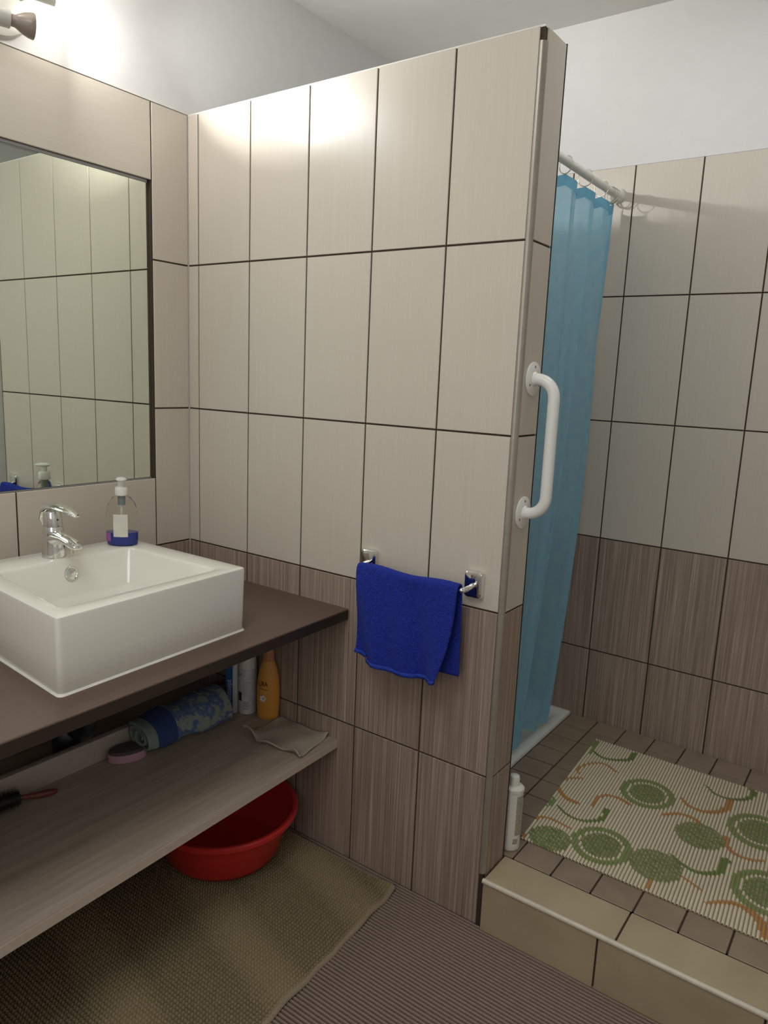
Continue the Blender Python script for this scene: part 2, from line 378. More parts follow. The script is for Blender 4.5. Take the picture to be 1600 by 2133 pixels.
# corner trim: quarter-round profile up the free end of the partition
prof = [(0.011, 0), (0.011, -0.0008), (0.0075, -0.0012), (0.0038, 0.0004), (0.0012, 0.0030), (-0.0004, 0.0065), (-0.0008, 0.0105), (0, 0.0115), (0.006, 0.006)]
def prism_me(poly, z0, z1):
    n = len(poly); V = [(x, y, z0) for x, y in poly] + [(x, y, z1) for x, y in poly]
    F = [tuple(range(n)), tuple(range(n, 2 * n))] + [(k, (k + 1) % n, n + (k + 1) % n, n + k) for k in range(n)]
    bm = bmesh.new(); bm.from_mesh(mesh('m', V, F)); return from_bm(bm, auto=30)
tag(link('trim_1', prism_me([(W - x, y) for x, y in prof], 0.139, H0 - 0.028), 'trim_metal'), 'satin grey metal corner trim on the partition end', kind='structure')
tag(link('trim_2', box_me((W - 0.0015, T - 0.0025, 0.134), (W + 0.0005, T + 0.0008, H0)), 'dark_hole'), kind='structure')

# back wall
wb = tag(link('wall_back', box_me((-0.1, D + 0.003, 0), (XR, D + 0.1, CEIL)), 'paint'), kind='structure')
link('grout', box_me((0, D + 0.0026, 0), (XR, D + 0.0032, H0 - 0.001)), 'grout', wb)
PB = lambda u, v: (u, D, v)
for v0, v1 in rows_light + [(H4 - 0.001, H3), (0.0, H4 - 0.001)]:
    mt = 'light_tile' if v0 >= H3 - 0.01 else 'dark_tile'
    for k in range(-5, 8):
        a = max(0.0, 0.9096 + k * TW); b = min(XR, 0.9096 + (k + 1) * TW)
        if b > a + 0.01: put_tile(wb, a, b, v0, v1, mt, PB, (0, 0, 0), label=DL if mt == 'dark_tile' else None)

# raised platform in front of the shower
pf = tag(link('platform', box_me((0.866, T - 0.002, 0), (XR, D + 0.004, PZ - 0.003)), 'grout'), 'tiled step-up platform of the shower area', kind='structure')
link('riser_core', box_me((W + 0.002, PY0 + 0.003, 0), (XR, T + 0.01, PZ - 0.003)), 'grout', pf)
PT = lambda u, v: (u, v, PZ); RT = (-PI / 2, 0, 0)
P = 0.0975
for k in range(-3, 13):
    a, b = 1.1610 + k * P, 1.1610 + (k + 1) * P
    for r in range(9):
        put_tile(pf, max(a, 0.868), min(b, XR), 0.107 + r * P, min(0.107 + (r + 1) * P, D), 'platform_tile', PT, RT)
for a, b in ((W + 0.002, 1.354), (1.354, 1.668), (1.668, 1.982), (1.982, XR)):
    put_tile(pf, a, b, PY0 + 0.006, 0.107, 'stone_tile', PT, RT)
for a, b in ((W + 0.003, 1.319), (1.319, 1.643), (1.643, 1.967), (1.967, XR)):
    put_tile(pf, a, b, 0.0, PZ - 0.006, 'stone_tile', lambda u, v: (u, PY0, v), (0, 0, 0))
tag(link('trim_3', tube_me([(W + 0.003, PY0 + 0.003, PZ - 0.003), (XR, PY0 + 0.003, PZ - 0.003)], 0.0062, 16), 'step_trim'), 'pale rounded nosing along the step edge', kind='structure')

# ribbed floor covering
pitch = 0.0095; y0, y1 = YF, -0.001; ny = int((y1 - y0) / pitch)
t_ = np.arange(ny * 8 + 1) / 8.0; yy = y0 + t_ * (y1 - y0) / ny; ph = (t_ % 1.0)
zz = 0.0005 + 0.0056 * np.clip(np.abs(np.sin(PI * ph)), 0, 1) ** 0.9
Pg = np.zeros((2, len(yy), 3)); Pg[0, :, 0] = 0.0; Pg[1, :, 0] = XR; Pg[:, :, 1] = yy; Pg[:, :, 2] = zz
tag(link('floor_covering', grid_me(Pg), 'floor_foam'), 'brown ribbed soft floor covering with narrow parallel ridges', 'floor covering')

# ------------------------------------------------------------------ mirror
mi = thing('mirror', 'large frameless mirror set into the tiles above the basin', 'mirror', (-0.0158, -0.7, MB))
hm = MT - MB - 0.006
link('glass', box_me((0.0, -0.615, 0.002), (0.0036, 0.5745, hm)), 'mirror_glass', mi)
link('edge', box_me((0.0002, -0.6165, 0.0012), (0.0030, 0.5765, hm + 0.0015)), 'mirror_edge', mi)

# ------------------------------------------------------------------ counter and shelf
def slab(name, z0, z1, xf, mat, label, cat, bev, back=0.0):
    yb = -1.75; k = -0.022
    P4 = [(back, -0.0008), (back, yb), (xf - yb * 0.022, yb), (xf, -0.0008)]
    bm = bmesh.new(); vs = []
    for z in (z0, z1): vs.append([bm.verts.new((x, y, z)) for x, y in P4])
    bm.faces.new(vs[0]); bm.faces.new(vs[1])
    for i in range(4): bm.faces.new((vs[0][i], vs[0][(i + 1) % 4], vs[1][(i + 1) % 4], vs[1][i]))
    bmesh.ops.recalc_face_normals(bm, faces=bm.faces)
    es = [e for e in bm.edges if all(v.co.x > xf - 0.01 for v in e.verts) and abs(e.verts[0].co.z - e.verts[1].co.z) < 1e-4]
    bmesh.ops.bevel(bm, geom=es, offset=bev, segments=4, affect='EDGES', profile=0.5)
    return tag(link(name, from_bm(bm, auto=40), mat), label, cat)
ct = slab('countertop', 0.669, 0.697, 0.6105, 'counter_laminate', 'dark brown laminate countertop under the white basin', 'countertop', 0.003)
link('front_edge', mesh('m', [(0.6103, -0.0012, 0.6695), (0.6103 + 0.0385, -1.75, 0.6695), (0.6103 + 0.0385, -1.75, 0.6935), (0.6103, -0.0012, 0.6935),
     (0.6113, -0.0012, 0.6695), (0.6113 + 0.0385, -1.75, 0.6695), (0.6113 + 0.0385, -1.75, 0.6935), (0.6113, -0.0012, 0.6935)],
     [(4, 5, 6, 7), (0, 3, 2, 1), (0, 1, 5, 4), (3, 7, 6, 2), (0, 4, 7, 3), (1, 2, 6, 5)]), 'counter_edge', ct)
sh = slab('shelf', 0.309, 0.3296, 0.590, 'shelf_wood', 'grey-brown wood-grain open shelf below the countertop', 'shelf', 0.001, back=0.02)
link('edge_band', mesh('m', [(0.5903, -0.002, 0.3095), (0.5903 + 0.0385, -1.75, 0.3095), (0.5903 + 0.0385, -1.75, 0.329), (0.5903, -0.002, 0.329),
     (0.5912, -0.002, 0.3095), (0.5912 + 0.0385, -1.75, 0.3095), (0.5912 + 0.0385, -1.75, 0.329), (0.5912, -0.002, 0.329)],
     [(4, 5, 6, 7), (0, 3, 2, 1), (0, 1, 5, 4), (3, 7, 6, 2), (0, 4, 7, 3), (1, 2, 6, 5)]), 'shelf_edge', sh)
link('back_rail', box_me((0.198, -1.75, 0.3298), (0.217, -0.001, 0.389), 0.0012), 'rail_wood', sh)
# siphon in the dark gap below the basin
sp = thing('drain_trap', 'dark drain pipe bend in the gap below the basin', 'pipe', (0.14, -0.50, 0.3296))
link('pipe', tube_me(smooth_path([(0.10, 0.0, 0.339), (0.10, 0.0, 0.16), (0.09, 0, 0.10), (0.04, 0, 0.085), (0.0, 0, 0.12), (-0.02, 0, 0.20), (-0.06, 0, 0.22), (-0.136, 0, 0.22)]), 0.017, 14), 'dark_metal', sp)
link('bottle_trap', lathe_me([(0.0, 0.0004), (0.028, 0.0004), (0.032, 0.01), (0.032, 0.075), (0.026, 0.085), (0.018, 0.09)], 24, cap=False), 'dark_metal', sp)

# ------------------------------------------------------------------ basin
A_, B_, C_, D_ = (0.552, -0.750), (0.533, -0.283), (0.104, -0.289), (0.097, -0.712)
oc = [A_, B_, C_, D_]
sk = thing('washbasin', 'white rectangular countertop washbasin with flat rim', 'sink', (0.33, -0.51, 0.697))
def loc_(L): return [(x - 0.33, y + 0.51, z - 0.697) for x, y, z in L]
loops = [rounded(inset(oc, 0.004), 0.014, 0.6975), rounded(inset(oc, 0.0015), 0.014, 0.702), rounded(inset(oc, 0.001), 0.012, 0.76),
         rounded(inset(oc, 0.0), 0.010, 0.840), rounded(inset(oc, 0.001), 0.010, 0.8437), rounded(inset(oc, 0.004), 0.010, 0.845)]
iA, iB, iC, iD = (0.503, -0.712), (0.5, -0.338), (0.193, -0.345), (0.196, -0.675)
ic = [iA, iB, iC, iD]
loops += [rounded(inset(ic, -0.003), 0.020, 0.845), rounded(ic, 0.020, 0.8435), rounded(inset(ic, 0.003), 0.022, 0.838),
          rounded(inset(ic, [0.018, 0.016, 0.018, 0.016]), 0.03, 0.765), rounded(inset(ic, 0.034), 0.04, 0.750), rounded(inset(ic, 0.08), 0.03, 0.746)]
link('basin', loft_me([loc_(L) for L in loops], auto=50), 'ceramic', sk)
link('sealant', loft_me([loc_(rounded(inset(oc, -0.0015), 0.014, 0.6972)), loc_(rounded(inset(oc, 0.001), 0.014, 0.701))]), 'caulk', sk)
ov = link('overflow_ring', lathe_me([(0.0160, 0), (0.0162, 0.002), (0.0150, 0.0036), (0.0132, 0.0028), (0.0125, 0.0018), (0.008, 0.0030), (0.003, 0.0034)], 28), 'chrome', sk, (0.2045 - 0.33, -0.510 + 0.51, 0.812 - 0.697), (0, math.radians(78), 0))
link('drain', lathe_me([(0.022, 0), (0.022, 0.002), (0.018, 0.003), (0.004, 0.0035)], 24), 'chrome', sk, (0.01, 0.0, 0.0492))

# ------------------------------------------------------------------ tap
tp = thing('basin_tap', 'chrome single-lever mixer tap on the basin rim', 'tap', (0.155, -0.520, 0.8452))
def ell_loft(sections, n=24):
    """sections: (centre, u-axis vector, v-axis vector)"""
    return [[tuple(Vector(c) + Vector(u) * math.cos(2 * PI * k / n) + Vector(v) * math.sin(2 * PI * k / n)) for k in range(n)] for c, u, v in sections]
link('body', loft_me(ell_loft([((0, 0, z), (r, 0, 0), (0, r2, 0)) for r, r2, z in ((0.0270, 0.0270, 0), (0.0268, 0.0266, 0.004), (0.0245, 0.0245, 0.02), (0.0232, 0.0225, 0.04), (0.0235, 0.0222, 0.055), (0.0228, 0.0220, 0.064), (0.0205, 0.0200, 0.071))])), 'chrome', tp)
link('spout', loft_me(ell_loft([((0.000, 0, 0.044), (0, 0, 0.022), (0, 0.0215, 0)), ((0.020, 0, 0.046), (0.002, 0, 0.0180), (0, 0.0200, 0)), ((0.032, 0, 0.048), (0.003, 0, 0.0135), (0, 0.0180, 0)), ((0.048, 0, 0.0485), (0.002, 0, 0.0112), (0, 0.0165, 0)),
     ((0.070, 0, 0.0445), (0.003, 0, 0.0102), (0, 0.0160, 0)), ((0.088, 0, 0.039), (0.004, 0, 0.0095), (0, 0.0150, 0)), ((0.098, 0, 0.036), (0.003, 0, 0.007), (0, 0.011, 0)), ((0.102, 0, 0.0345), (0.001, 0, 0.002), (0, 0.004, 0))])), 'chrome', tp)
link('aerator', lathe_me([(0.0095, 0), (0.0105, 0.002), (0.0105, 0.012)], 20), 'steel', tp, (0.086, 0, 0.0215))
link('cartridge', loft_me(ell_loft([((0, 0, 0.068), (0.0165, 0, 0), (0, 0.0165, 0)), ((0, 0, 0.072), (0.0205, 0, 0), (0, 0.0200, 0)), ((-0.002, 0, 0.092), (0.0215, 0, 0), (0, 0.0205, 0)), ((-0.002, 0, 0.104), (0.0185, 0, 0.001), (0, 0.018, 0)), ((0.0, 0, 0.110), (0.008, 0, 0.001), (0, 0.009, 0))])), 'chrome', tp)
link('lever', loft_me(ell_loft([((-0.022, 0, 0.072), (0.003, 0, -0.001), (0, 0.013, 0)), ((-0.0245, 0, 0.086), (0.006, 0, -0.002), (0, 0.0190, 0)), ((-0.016, 0, 0.105), (0.006, 0, -0.006), (0, 0.0215, 0)),
     ((0.005, 0, 0.1155), (0.001, 0, -0.0085), (0, 0.0215, 0)), ((0.030, 0, 0.1185), (0.001, 0, -0.0072), (0, 0.0200, 0)), ((0.060, 0, 0.1155), (-0.001, 0, -0.0058), (0, 0.0175, 0)), ((0.085, 0, 0.110), (-0.001, 0, -0.003), (0, 0.012, 0)), ((0.096, 0, 0.106), (-0.001, 0, -0.0015), (0, 0.006, 0))])), 'chrome', tp)
link('mark', lathe_me([(0.0022, 0), (0.0022, 0.0008)], 12), 'ink', tp, (0.0192, 0.0, 0.088), (0, PI / 2, 0))

# ------------------------------------------------------------------ soap dispenser
so = thing('soap_dispenser', 'clear pump soap bottle with a little blue liquid on the basin rim', 'soap dispenser', (0.160, -0.343, 0.8452), (0, 0, math.radians(40)))
SX, SY = 1.0, 0.66
link('bottle', lathe_me([(0.033, 0.0), (0.0365, 0.003), (0.038, 0.012), (0.0385, 0.060), (0.0375, 0.085), (0.032, 0.104), (0.022, 0.118), (0.014, 0.123), (0.012, 0.128)], 40, SX, SY), 'clear_plastic', so)
link('liquid', lathe_me([(0.031, 0.0012), (0.0345, 0.004), (0.0362, 0.013), (0.0366, 0.033)], 40, SX, SY), 'blue_liquid', so)
def curved_panel(r, a0, a1, z0, z1, sx, sy, n=10, cz=0.0):
    V = []; F = []
    for z in (z0, z1):
        for k in range(n + 1):
            a = a0 + (a1 - a0) * k / n; V.append((r * math.cos(a) * sx, r * math.sin(a) * sy, z))
    for k in range(n): F.append((k, k + 1, n + 2 + k, n + 1 + k))
    return mesh('m', V, F, True)
link('back_label', curved_panel(0.0390, math.radians(-112), math.radians(-60), 0.024, 0.080, SX, SY), 'milky_label', so)
link('front_label', curved_panel(0.0390, math.radians(-160), math.radians(-124), 0.012, 0.033, SX, SY), 'purple_label', so)
pm = link('pump_collar', lathe_me([(0.0145, 0.124), (0.0155, 0.126), (0.0150, 0.142), (0.0135, 0.145), (0.006, 0.146)], 28), 'white_plastic', so)
link('pump_stem', lathe_me([(0.0075, 0.145), (0.0075, 0.160)], 20), 'white_plastic', so)
link('pump_head', loft_me(ell_loft([((0.0, 0, 0.158), (0.008, 0, 0), (0, 0.008, 0)), ((0.004, 0, 0.161), (0.019, 0, 0), (0, 0.0115, 0)), ((0.005, 0, 0.164), (0.022, 0, 0), (0, 0.0130, 0)), ((0.003, 0, 0.168), (0.014, 0, 0), (0, 0.009, 0))])), 'white_plastic', so, (0, 0, 0), (0, 0, math.radians(-75)))
link('pump_spring', lathe_me([(0.0085, 0.100), (0.0088, 0.123)], 20), 'grey_pump', so)
link('dip_tube', lathe_me([(0.003, 0.010), (0.003, 0.100)], 12), 'milky_label', so)

# ------------------------------------------------------------------ towel bar and blue towel
tb = thing('towel_bar', 'chrome towel bar with two square plates on the partition', 'towel rail', (0.821, 0, 0.835))
for sx in (-1, 1):
    pl = link('plate', loft_me([[(x, y_, z) for x, z, _ in rounded([(-0.0235 + i, -0.031 + i), (0.0235 - i, -0.031 + i), (0.0235 - i, 0.031 - i), (-0.0235 + i, 0.031 - i)], 0.009, 0)] for i, y_ in ((0, -0.0003), (0, -0.006), (0.002, -0.011), (0.006, -0.013))]), 'chrome', tb, (0.146 * sx, 0, 0))
link('bar', tube_me(smooth_path([(-0.146, -0.012, -0.002), (-0.146, -0.030, -0.004), (-0.141, -0.046, -0.006), (-0.128, -0.051, -0.006), (0, -0.051, -0.006), (0.128, -0.051, -0.006), (0.141, -0.046, -0.006), (0.146, -0.030, -0.004), (0.146, -0.012, -0.002)]), 0.0062, 14), 'chrome', tb)
nu, nv = 70, 90
u = np.linspace(0, 1, nu)[:, None]; vpar = np.linspace(0, 1, nv)[None, :]
x = 0.680 + 0.277 * u + 0 * vpar
# path coordinate: 0 back hem -> bar -> 1 front hem
Lb = 0.205; Lf = 0.225; r = 0.0125; arc = PI * r; tot = Lb + arc + Lf
s_ = vpar * tot + 0 * u
yb_, zb_, yc = -0.051 + r, 0.829, -0.051
back = s_ < Lb; top = (s_ >= Lb) & (s_ < Lb + arc); front = s_ >= Lb + arc
th = (s_ - Lb) / r
Y = np.where(back, yb_, np.where(top, yc + r * np.cos(th), yc - r)); Z = np.where(back, 0.829 - (Lb - s_), np.where(top, 0.829 + r * np.sin(th), 0.829 - (s_ - Lb - arc)))
fd = np.clip((s_ - Lb - arc) / Lf, 0, 1); bd = np.clip((Lb - s_) / Lb, 0, 1)
Y = Y - fd ** 0.7 * (0.005 + 0.014 * np.sin(u * 8.0 + 0.2 - 1.4 * fd) + 0.0075 * np.sin(u * 19 - 3.5 * fd) + 0.004 * np.sin(u * 5 - 4 * fd + 1)) - fd * 0.003 * u
Y = Y + bd * (0.006 * np.sin(u * 6 + 1)) * 1.0
Y = np.minimum(Y, -0.012)
Z = Z - fd * (-0.024 + 0.028 * np.sin(PI * np.clip(u * 0.60 + 0.15, 0, 1)) ** 1.2) + 0.003 * np.sin(u * 9) * np.clip(1 - 3 * (fd + bd), 0, 1)
X = x - fd * 0.006 * np.sin(3 * u) + fd * (-0.034) * (u ** 6) * fd + 0.0025 * np.sin(u * 60) * fd ** 8
X = X + bd * 0.002
n_ = np.asarray(rng.rand(nu, nv)); Y = Y + (n_ - 0.5) * 0.0012
bt = thing('hand_towel', 'royal blue terry hand towel hanging over the towel bar', 'towel', (0.821, -0.051, 0.829))
TP = np.stack([X - 0.821, Y + 0.051, Z - 0.829], -1)
o = link('cloth', grid_me(TP), 'terry_blue', bt); md = o.modifiers.new('s', 'SOLIDIFY'); md.thickness = 0.0035; md.offset = 1
hm_ = TP[:, -3:, :].copy(); hm_[:, :, 1] -= 0.0038
o = link('hem', grid_me(hm_), 'terry_hem', bt); md = o.modifiers.new('s', 'SOLIDIFY'); md.thickness = 0.0012

# ------------------------------------------------------------------ grab bar on the partition end
gb = thing('grab_bar', 'white enamelled grab bar screwed to the partition end', 'grab bar', (W, 0.060, 1.145))
for sz in (-1, 1):
    f = link('flange', lathe_me([(0.036, 0.0005), (0.036, 0.003), (0.034, 0.0045), (0.016, 0.0055), (0.0135, 0.010)], 36), 'white_enamel', gb, (0, 0, 0.145 * sz), (0, PI / 2, 0))
    for a in (90, 210, 330):
        link('screw', lathe_me([(0.0028, 0), (0.0028, 0.0012), (0.001, 0.0014)], 12), 'ink_grey', f, (0.0255 * math.cos(math.radians(a + 90)), 0.0255 * math.sin(math.radians(a + 90)), 0.0042))
pts = [(0.003, 0, 0.145), (0.012, 0, 0.145)] + [(0.052 - 0.040 * math.cos(t) - 0.0, 0, 0.105 + 0.040 * math.sin(t)) for t in []]
arc1 = [(0.012 + 0.040 * math.sin(t), 0, 0.105 + 0.040 * math.cos(t)) for t in np.linspace(0, PI / 2, 10)]
arc2 = [(x_, 0, -z_) for x_, _, z_ in arc1[::-1]]
link('bar', tube_me([(0.003, 0, 0.145)] + arc1 + [(0.052, 0, 0.06), (0.052, 0, 0), (0.052, 0, -0.06)] + arc2 + [(0.003, 0, -0.145)], 0.0125, 22), 'white_enamel', gb)

# ------------------------------------------------------------------ shower rod, rings, curtain
RX, RZ = 0.861, 1.870
rd = thing('curtain_rod', 'white shower curtain rod between partition and back wall', 'curtain rod', (RX, T, RZ))
link('pole', tube_me([(0, 0.001, 0), (0, 0.45, 0), (0, D - T - 0.001, 0)], 0.0115, 22), 'white_enamel', rd)
link('end_cap', lathe_me([(0.0235, 0), (0.0225, 0.008), (0.018, 0.020), (0.0125, 0.026)], 28), 'white_enamel', rd, (0, D - T - 0.0005, 0), (PI / 2, 0, 0))
link('end_cap', lathe_me([(0.0235, 0), (0.0225, 0.008), (0.018, 0.020), (0.0125, 0.026)], 28), 'white_enamel', rd, (0, 0.0015, 0), (-PI / 2, 0, 0))
ring_y = [0.15, 0.27, 0.415, 0.560, 0.705, 0.836, 0.915, 0.926, 0.936, 0.945]
rme = tube_me([(0.0225 * math.cos(a), 0, 0.0225 * math.sin(a)) for a in np.linspace(0, 2 * PI, 29)[:-1]], 0.0014, 8, closed=True); rme.materials.append(MATS['steel'])
for i, y in enumerate(ring_y):
    lab = {3: 'metal curtain ring nearest the partition edge, first on the rod in view', 4: 'second metal curtain ring on the rod counted from the partition edge',
           5: 'single metal curtain ring just before the bunched rings at the wall'}.get(i, 'metal curtain ring bunched at the wall end of the rod' if i >= 6 else 'metal curtain ring on the stretch of rod behind the partition')
    o = link('curtain_ring', rme, None, None, (RX, y, RZ - 0.0095), (0.0, 0, random.uniform(-0.35, 0.35)))
    tag(o, lab, 'curtain ring', 'curtain rings at the wall end' if i >= 6 else ('curtain rings along the rod' if i >= 3 else 'curtain rings behind the partition'))
cz_top = RZ - 0.032
nu, nv = 260, 90
att = np.array([0.112, 0.15, 0.27, 0.415, 0.560, 0.705, 0.836, 0.945])
u = np.linspace(0, 1, nu)[:, None]; v = np.linspace(0, 1, nv)[None, :]
yt = 0.112 + (0.950 - 0.112) * u
yb = 0.125 + (0.855 - 0.125) * u ** 1.05
k = np.clip((v - 0.40) / 0.60, 0, 1) ** 1.6
Yc = yt * (1 - k) + yb * k
idx = np.interp(yt, att, np.arange(len(att))); fr = idx - np.floor(idx)
sag = 4 * fr * (1 - fr)
Zt = cz_top - 0.016 * sag ** 0.8; Zb = 0.165 + 0.012 * np.sin(u * 20)
Zc = Zt * (1 - v) + Zb * v
phase = idx * PI * 2
fold_top = 0.018 * np.sin(phase) ; fold = 0.022 * np.sin(phase * 0.5 + 0.6) + 0.010 * np.sin(phase * 1.5 + 1.7 + v) + 0.006 * np.sin(u * 60 + 2 * v)
lean = -0.040 * v ** 2.2
Xc = RX + fold_top * (1 - v) ** 2 + fold * (0.35 + 0.65 * v) * np.clip(v * 4, 0, 1) + lean
Yc = Yc + 0.006 * np.cos(phase * 1.3) * v
Yc = np.clip(Yc, T + 0.006, D - 0.010); Xc = np.minimum(Xc, 0.884)
cu_t = thing('shower_curtain', 'light blue translucent shower curtain hanging from the rod', 'shower curtain', (RX, T + 0.01, RZ))
CP = np.stack([Xc - RX, Yc - T - 0.01, Zc - RZ], -1)
link('cloth', grid_me(CP), 'curtain_cloth', cu_t)
hp = CP[:, 0:3, :].copy()
for j in range(3): hp[:, j, :] = CP[:, 0, :] + (CP[:, 1, :] - CP[:, 0, :]) * j * 0.75
hp[:, :, 0] += 0.0012; o = link('top_hem', grid_me(hp), 'curtain_hem_cloth', cu_t)
sp_ = CP[-4:, :, :].copy(); sp_[:, :, 0] += 0.001; link('side_hem', grid_me(sp_), 'curtain_cloth', cu_t)

# ------------------------------------------------------------------ shower tray
ty0, ty1 = T + 0.001, D - 0.001
toc = [(0.8645, ty0), (0.8645, ty1), (0.004, ty1), (0.004, ty0)]
tl = lambda L: [(x - 0.43, y - 0.54, z) for x, y, z in L]
st = thing('shower_tray', 'white shower tray behind the blue curtain', 'shower tray', (0.43, 0.54, 0.0))
link('tray', loft_me([tl(L) for L in (rounded(toc, 0.004, 0.0), rounded(toc, 0.004, 0.139), rounded(inset(toc, 0.003), 0.004, 0.142),
     rounded(inset(toc, [0.026, 0.018, 0.03, 0.03]), 0.05, 0.142), rounded(inset(toc, [0.040, 0.034, 0.04, 0.04]), 0.06, 0.134), rounded(inset(toc, [0.085, 0.09, 0.07, 0.07]), 0.10, 0.085), rounded(inset(toc, 0.14), 0.10, 0.07))], auto=60), 'acrylic', st)

# ------------------------------------------------------------------ printed shower mat
def mapx(x, y): return x - (0.19 - y) * -0.0565   # the mat lies slightly askew
MX0, MX1, MY0, MY1 = 1.044, 1.85, 0.191, 0.842
pit = 0.0087; nrib = int((MX1 - MX0) / pit); nL = 420
sk_ = -0.0565
gy = np.linspace(MY0, MY1, nL)
gy_c = gy
prof_x = np.array([0.0, 0.08, 0.28, 0.54, 0.69, 0.76]) * pit
prof_z = np.array([0.0006, 0.0036, 0.0050, 0.0040, 0.0016, 0.0006])
def z3(u, v): return (1060 + u / 2.963, 1530 + v / 2.963)
CAMP = np.array([1.7116, -1.4171, 1.2808]); R_ = np.array(cr); U_ = np.array(cu); F_ = np.array(cf)
def plan(u, v):     # measured on the photograph, turned into metres on the mat
    u, v = z3(u, v); d = F_ + R_ * (u - 800) / 1527.5759 - U_ * (v - 1066.5) / 1527.5759; t = (0.139 - CAMP[2]) / d[2]; return (CAMP + t * d)[:2]
def arcpts(pts, n=14): return [tuple(p)[:2] for p in smooth_path([(*plan(*q), 0) for q in pts], n)]
G, G2, O = (0.15, 0.24, 0.05), (0.25, 0.33, 0.11), (0.56, 0.27, 0.08)
cream = np.array((0.78, 0.70, 0.53))
blobs = [((1.350, 0.302), 0.063), ((1.408, 0.500), 0.060), ((1.103, 0.238), 0.053)]
rings = [((1.239, 0.616), 0.074), ((1.218, 0.294), 0.074), ((1.533, 0.622), 0.080), ((1.589, 0.366), 0.080), ((1.73, 0.55), 0.075), ((1.02, 0.395), 0.030)]
arcs = [([(295, 430), (360, 490), (450, 525), (540, 525), (590, 500), (600, 460)], 0.003, 0.009, G), ([(1215, 310), (1270, 360), (1350, 390), (1440, 398), (1495, 380), (1505, 335)], 0.003, 0.009, G),
        ([(1000, 735), (1060, 790), (1150, 840), (1240, 852), (1310, 835), (1338, 770)], 0.004, 0.010, G), ([(510, 90), (570, 135), (650, 152), (740, 150), (780, 115)], 0.004, 0.009, G),
        ([(455, 265), (370, 265), (310, 290), (305, 330), (350, 385), (415, 415)], 0.003, 0.0055, O), ([(520, 440), (535, 395), (590, 370), (670, 385), (740, 425)], 0.003, 0.0045, O),
        ([(420, 230), (440, 195), (510, 172), (590, 178), (660, 225)], 0.003, 0.003, O), ([(1060, 385), (1110, 435), (1200, 470), (1290, 472), (1350, 445), (1362, 405)], 0.003, 0.008, O),
        ([(950, 490), (1050, 485), (1150, 520), (1205, 590), (1205, 660)], 0.004, 0.0045, O), ([(1340, 630), (1350, 690), (1410, 740), (1500, 770), (1570, 775)], 0.005, 0.003, O),
        ([(860, 940), (885, 880), (960, 860), (1060, 870), (1180, 950)], 0.004, 0.0025, O), ([(1220, 1035), (1300, 1028), (1400, 1040), (1500, 1095), (1560, 1160), (1590, 1240)], 0.003, 0.009, O),
        ([(80, 620), (110, 550), (170, 508), (250, 512), (370, 570)], 0.004, 0.003, O), ([(540, 40), (520, 80), (495, 110)], 0.010, 0.006, G2)]
V = []; Fm = []; col = []
arcP = [(np.array(arcpts(p)), a, b, c) for p, a, b, c in arcs]
def print_colour(px, py):
    n = px.size; out = np.tile(cream, (n, 1)) * (1 + 0.06 * (rng.rand(n, 1) - 0.5))
    stip = (np.sin(px * 1150 + 3 * np.sin(py * 700)) * np.sin(py * 980 + 2.2 * np.sin(px * 600 + 1)) + 0.5 * (rng.rand(n) - 0.5)) > -0.05
    for P_, a, b, c in arcP:
        if c is not O: continue
        wv = 1.45 * np.linspace(a, b, len(P_))[None, :]; d = np.hypot(px[:, None] - P_[None, :, 0], py[:, None] - P_[None, :, 1]) - wv; out[(d.min(1) < 0)] = c
    for (cx, cy), r in blobs:
        d = np.hypot(px - cx, (py - cy)); out[(d < r) & stip] = G
        out[(d < r) & ~stip] = (0.42, 0.42, 0.24)
    for (cx, cy), r in rings:
        d = np.hypot(px - cx, (py - cy) * 0.92); out[(d < r) & (d > r * 0.76)] = G2; out[(d < r * 0.76)] = cream; out[(d < r * 0.66) & stip] = G; out[(d < r * 0.66) & ~stip] = (0.36, 0.38, 0.20)
    for P_, a, b, c in arcP:
        if c is O: continue
        wv = np.linspace(a, b, len(P_))[None, :]; d = np.hypot(px[:, None] - P_[None, :, 0], py[:, None] - P_[None, :, 1]) - wv; out[(d.min(1) < 0)] = c
    return out
allV, allF, allC = [], [], []
for i in range(nrib):
    px = MX0 + i * pit + prof_x[None, :] + (gy[:, None] - MY0) * sk_; py = np.repeat(gy[:, None], 6, 1)
    pz = np.repeat(prof_z[None, :], nL, 0) + 0.0004
    base = sum(len(a) for a in allV)
    allV.append(np.stack([px, py, pz + PZ], -1).reshape(-1, 3)); idx_ = base + np.arange(nL * 6).reshape(nL, 6)
    allF.append(np.stack([idx_[:-1, :-1], idx_[:-1, 1:], idx_[1:, 1:], idx_[1:, :-1]], -1).reshape(-1, 4))
    cc = print_colour(px[:, 2], gy); allC.append(np.repeat(cc[:, None, :], 6, 1).reshape(-1, 3))
allV = np.concatenate(allV); allF = np.concatenate(allF); allC = np.concatenate(allC)
org = np.array([1.3, 0.5, PZ])
me = np_mesh(allV - org, allF)
ca = me.color_attributes.new('print', 'FLOAT_COLOR', 'POINT'); ca.data.foreach_set('color', np.concatenate([allC, np.ones((len(allC), 1))], 1).astype(np.float32).ravel())
sm = thing('shower_mat', 'striped foam shower mat printed with green circles and orange arcs', 'bath mat', tuple(org))
tag(link('foam_ribs', me, 'printed_foam', sm), kind='stuff')
V_ = [(MX0 - 1.3 + dx, MY0 - 0.5, z) for dx in (0, MX1 - MX0) for z in (0.0006, 0.0014)] + [(MX0 - 1.3 + dx + (MY1 - MY0) * sk_, MY1 - 0.5, z) for dx in (0, MX1 - MX0) for z in (0.0006, 0.0014)]
